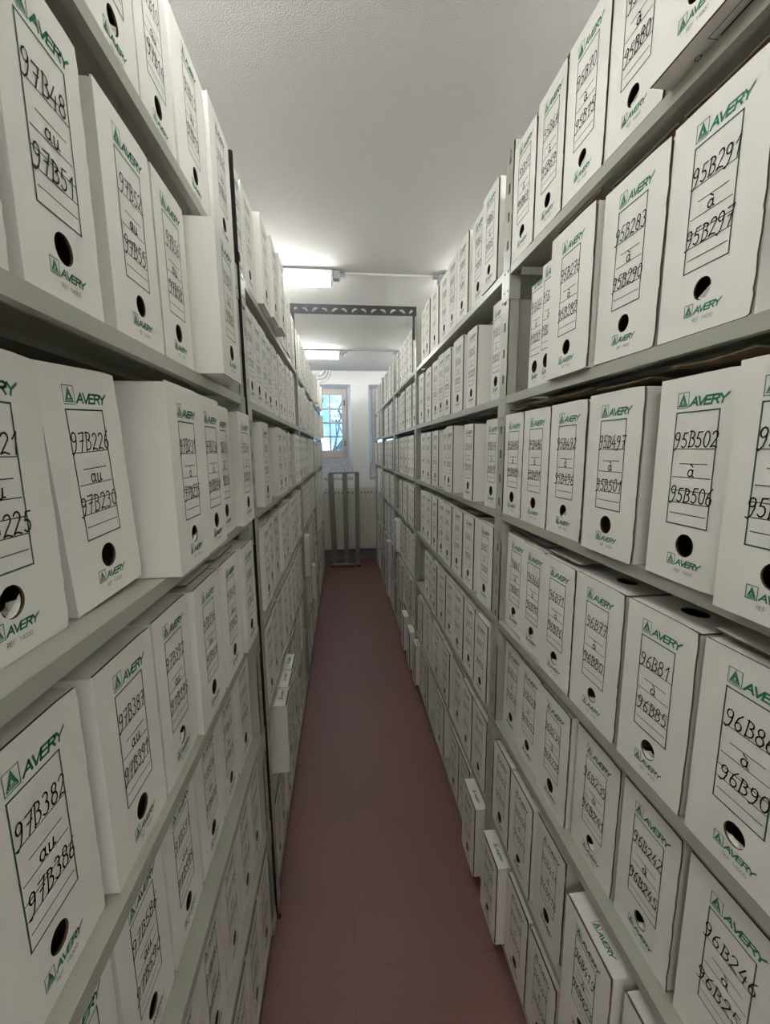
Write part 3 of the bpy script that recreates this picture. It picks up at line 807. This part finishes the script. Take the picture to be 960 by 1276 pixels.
sy = 6.36
st = thing('metal_stand', 'grey metal stand with three uprights standing before the radiator', 'stand', (.02, sy, 0))
def SP_(mb, nm, mt):
    l = st.location; mb.v = [(x-l.x, y-l.y, z-l.z) for x, y, z in mb.v]; return mb.obj(nm, mt, st)
def rail(xa, xb, w, d):
    p = MB(); zt, zb = -.365+ZC, .055
    vs = []
    for (xx, z) in ((xb, zb), (xa, zt)):
        for q in ((-w/2, -d/2), (w/2, -d/2), (w/2, d/2), (-w/2, d/2)): vs.append((xx+q[0], sy+q[1], z))
    p.add(vs, [(0,3,2,1),(4,5,6,7),(0,1,5,4),(1,2,6,5),(2,3,7,6),(3,0,4,7)])
    # channel lips along both edges
    for sx in (-1, 1):
        vs = []
        for (xx, z) in ((xb, zb), (xa, zt)):
            for q in ((sx*w/2-.006, -d/2-.014), (sx*w/2+.006, -d/2-.014), (sx*w/2+.006, -d/2), (sx*w/2-.006, -d/2)): vs.append((xx+q[0], sy+q[1], z))
        p.add(vs, [(0,3,2,1),(4,5,6,7),(0,1,5,4),(1,2,6,5),(2,3,7,6),(3,0,4,7)])
    SP_(p, 'upright', M_ALU)
rail(-.180, -.146, .076, .03); rail(.036, .040, .062, .03); rail(.228, .220, .058, .03)
p = MB(); p.bbox(-.235, .262, sy-.035, sy+.02, -.366+ZC, -.338+ZC, .004); SP_(p, 'top_bar', M_ALU)
p = MB(); p.bbox(-.232, -.205, sy-.04, sy-.035, -.364+ZC, -.335+ZC, .002); SP_(p, 'end_cap', M_WHITE)
p = MB(); p.bbox(-.195, .252, sy-.04, sy+.02, .022, .058, .006); SP_(p, 'base_bar', M_ALU)
for xx in (-.188, .235):
    p = MB(); p.cyl((xx, sy-.012, 0), (xx, sy-.012, .024), .026, 14, 0, .02); SP_(p, 'foot', M_RUB)

# ------------------------------------------------------------------ bare tree and daylight outside
def tree():
    r = random.Random(3); mb = MB()
    def br(p, d, L, rad, k):
        q = p+d*L; mb.cyl(p, q, rad, 6, 0, rad*.65)
        if k == 0: return
        for _ in range(3):
            nd = (d+Vector((r.uniform(-.8, .8), r.uniform(-.5, .5), r.uniform(-.1, .6)))).normalized(); br(p+d*L*r.uniform(.55, 1), nd, L*.68, rad*.6, k-1)
    br(Vector((-.5, 13, 0)), Vector((0, 0, 1)), 1.7, .11, 4)
    return mb
M_BARK = mat('bark', (.10, .13, .13), .9)
tag(tree().obj('tree', M_BARK), 'bare tree outside behind the paned window', 'tree')
w = bpy.data.worlds.new('World'); sc.world = w; w.use_nodes = True; nt = w.node_tree
bg = nt.nodes['Background']; tc = nt.nodes.new('ShaderNodeTexCoord'); n = nt.nodes.new('ShaderNodeTexNoise')
n.inputs['Scale'].default_value = 7; n.inputs['Detail'].default_value = 8
cr = nt.nodes.new('ShaderNodeValToRGB')
cr.color_ramp.elements[0].position = .40; cr.color_ramp.elements[0].color = (.10, .32, .78, 1)
cr.color_ramp.elements[1].position = .62; cr.color_ramp.elements[1].color = (.62, .84, 1, 1)
nt.links.new(tc.outputs['Generated'], n.inputs['Vector']); nt.links.new(n.outputs['Fac'], cr.inputs['Fac']); nt.links.new(cr.outputs['Color'], bg.inputs['Color'])
bg.inputs['Strength'].default_value = 1.7

# ------------------------------------------------------------------ camera
F, PI_, YA, RO = 503.8074, .1532, .1043, -.0097
cp, sp, cy, sn, c, s = math.cos(PI_), math.sin(PI_), math.cos(YA), math.sin(YA), math.cos(RO), math.sin(RO)
fwd = Vector((sn*cp, cy*cp, -sp)); rt = Vector((cy, -sn, 0)); up = rt.cross(fwd)
r2 = c*rt+s*up; u2 = -s*rt+c*up
cam = bpy.data.cameras.new('camera'); co = bpy.data.objects.new('camera', cam); COL.objects.link(co)
cam.sensor_fit = 'HORIZONTAL'; cam.sensor_width = 36; cam.lens = F/960*36; cam.clip_start = .02
co.matrix_world = Matrix(((r2.x, u2.x, -fwd.x, 0), (r2.y, u2.y, -fwd.y, 0), (r2.z, u2.z, -fwd.z, ZC), (0, 0, 0, 1)))
sc.camera = co
sc.cycles.max_bounces = 16; sc.cycles.diffuse_bounces = 12
vs = sc.view_settings
sc.display_settings.display_device = 'sRGB'
vs.view_transform = 'Standard'; vs.look = 'None'; vs.gamma = 1; vs.use_curve_mapping = False; vs.exposure = 1.16
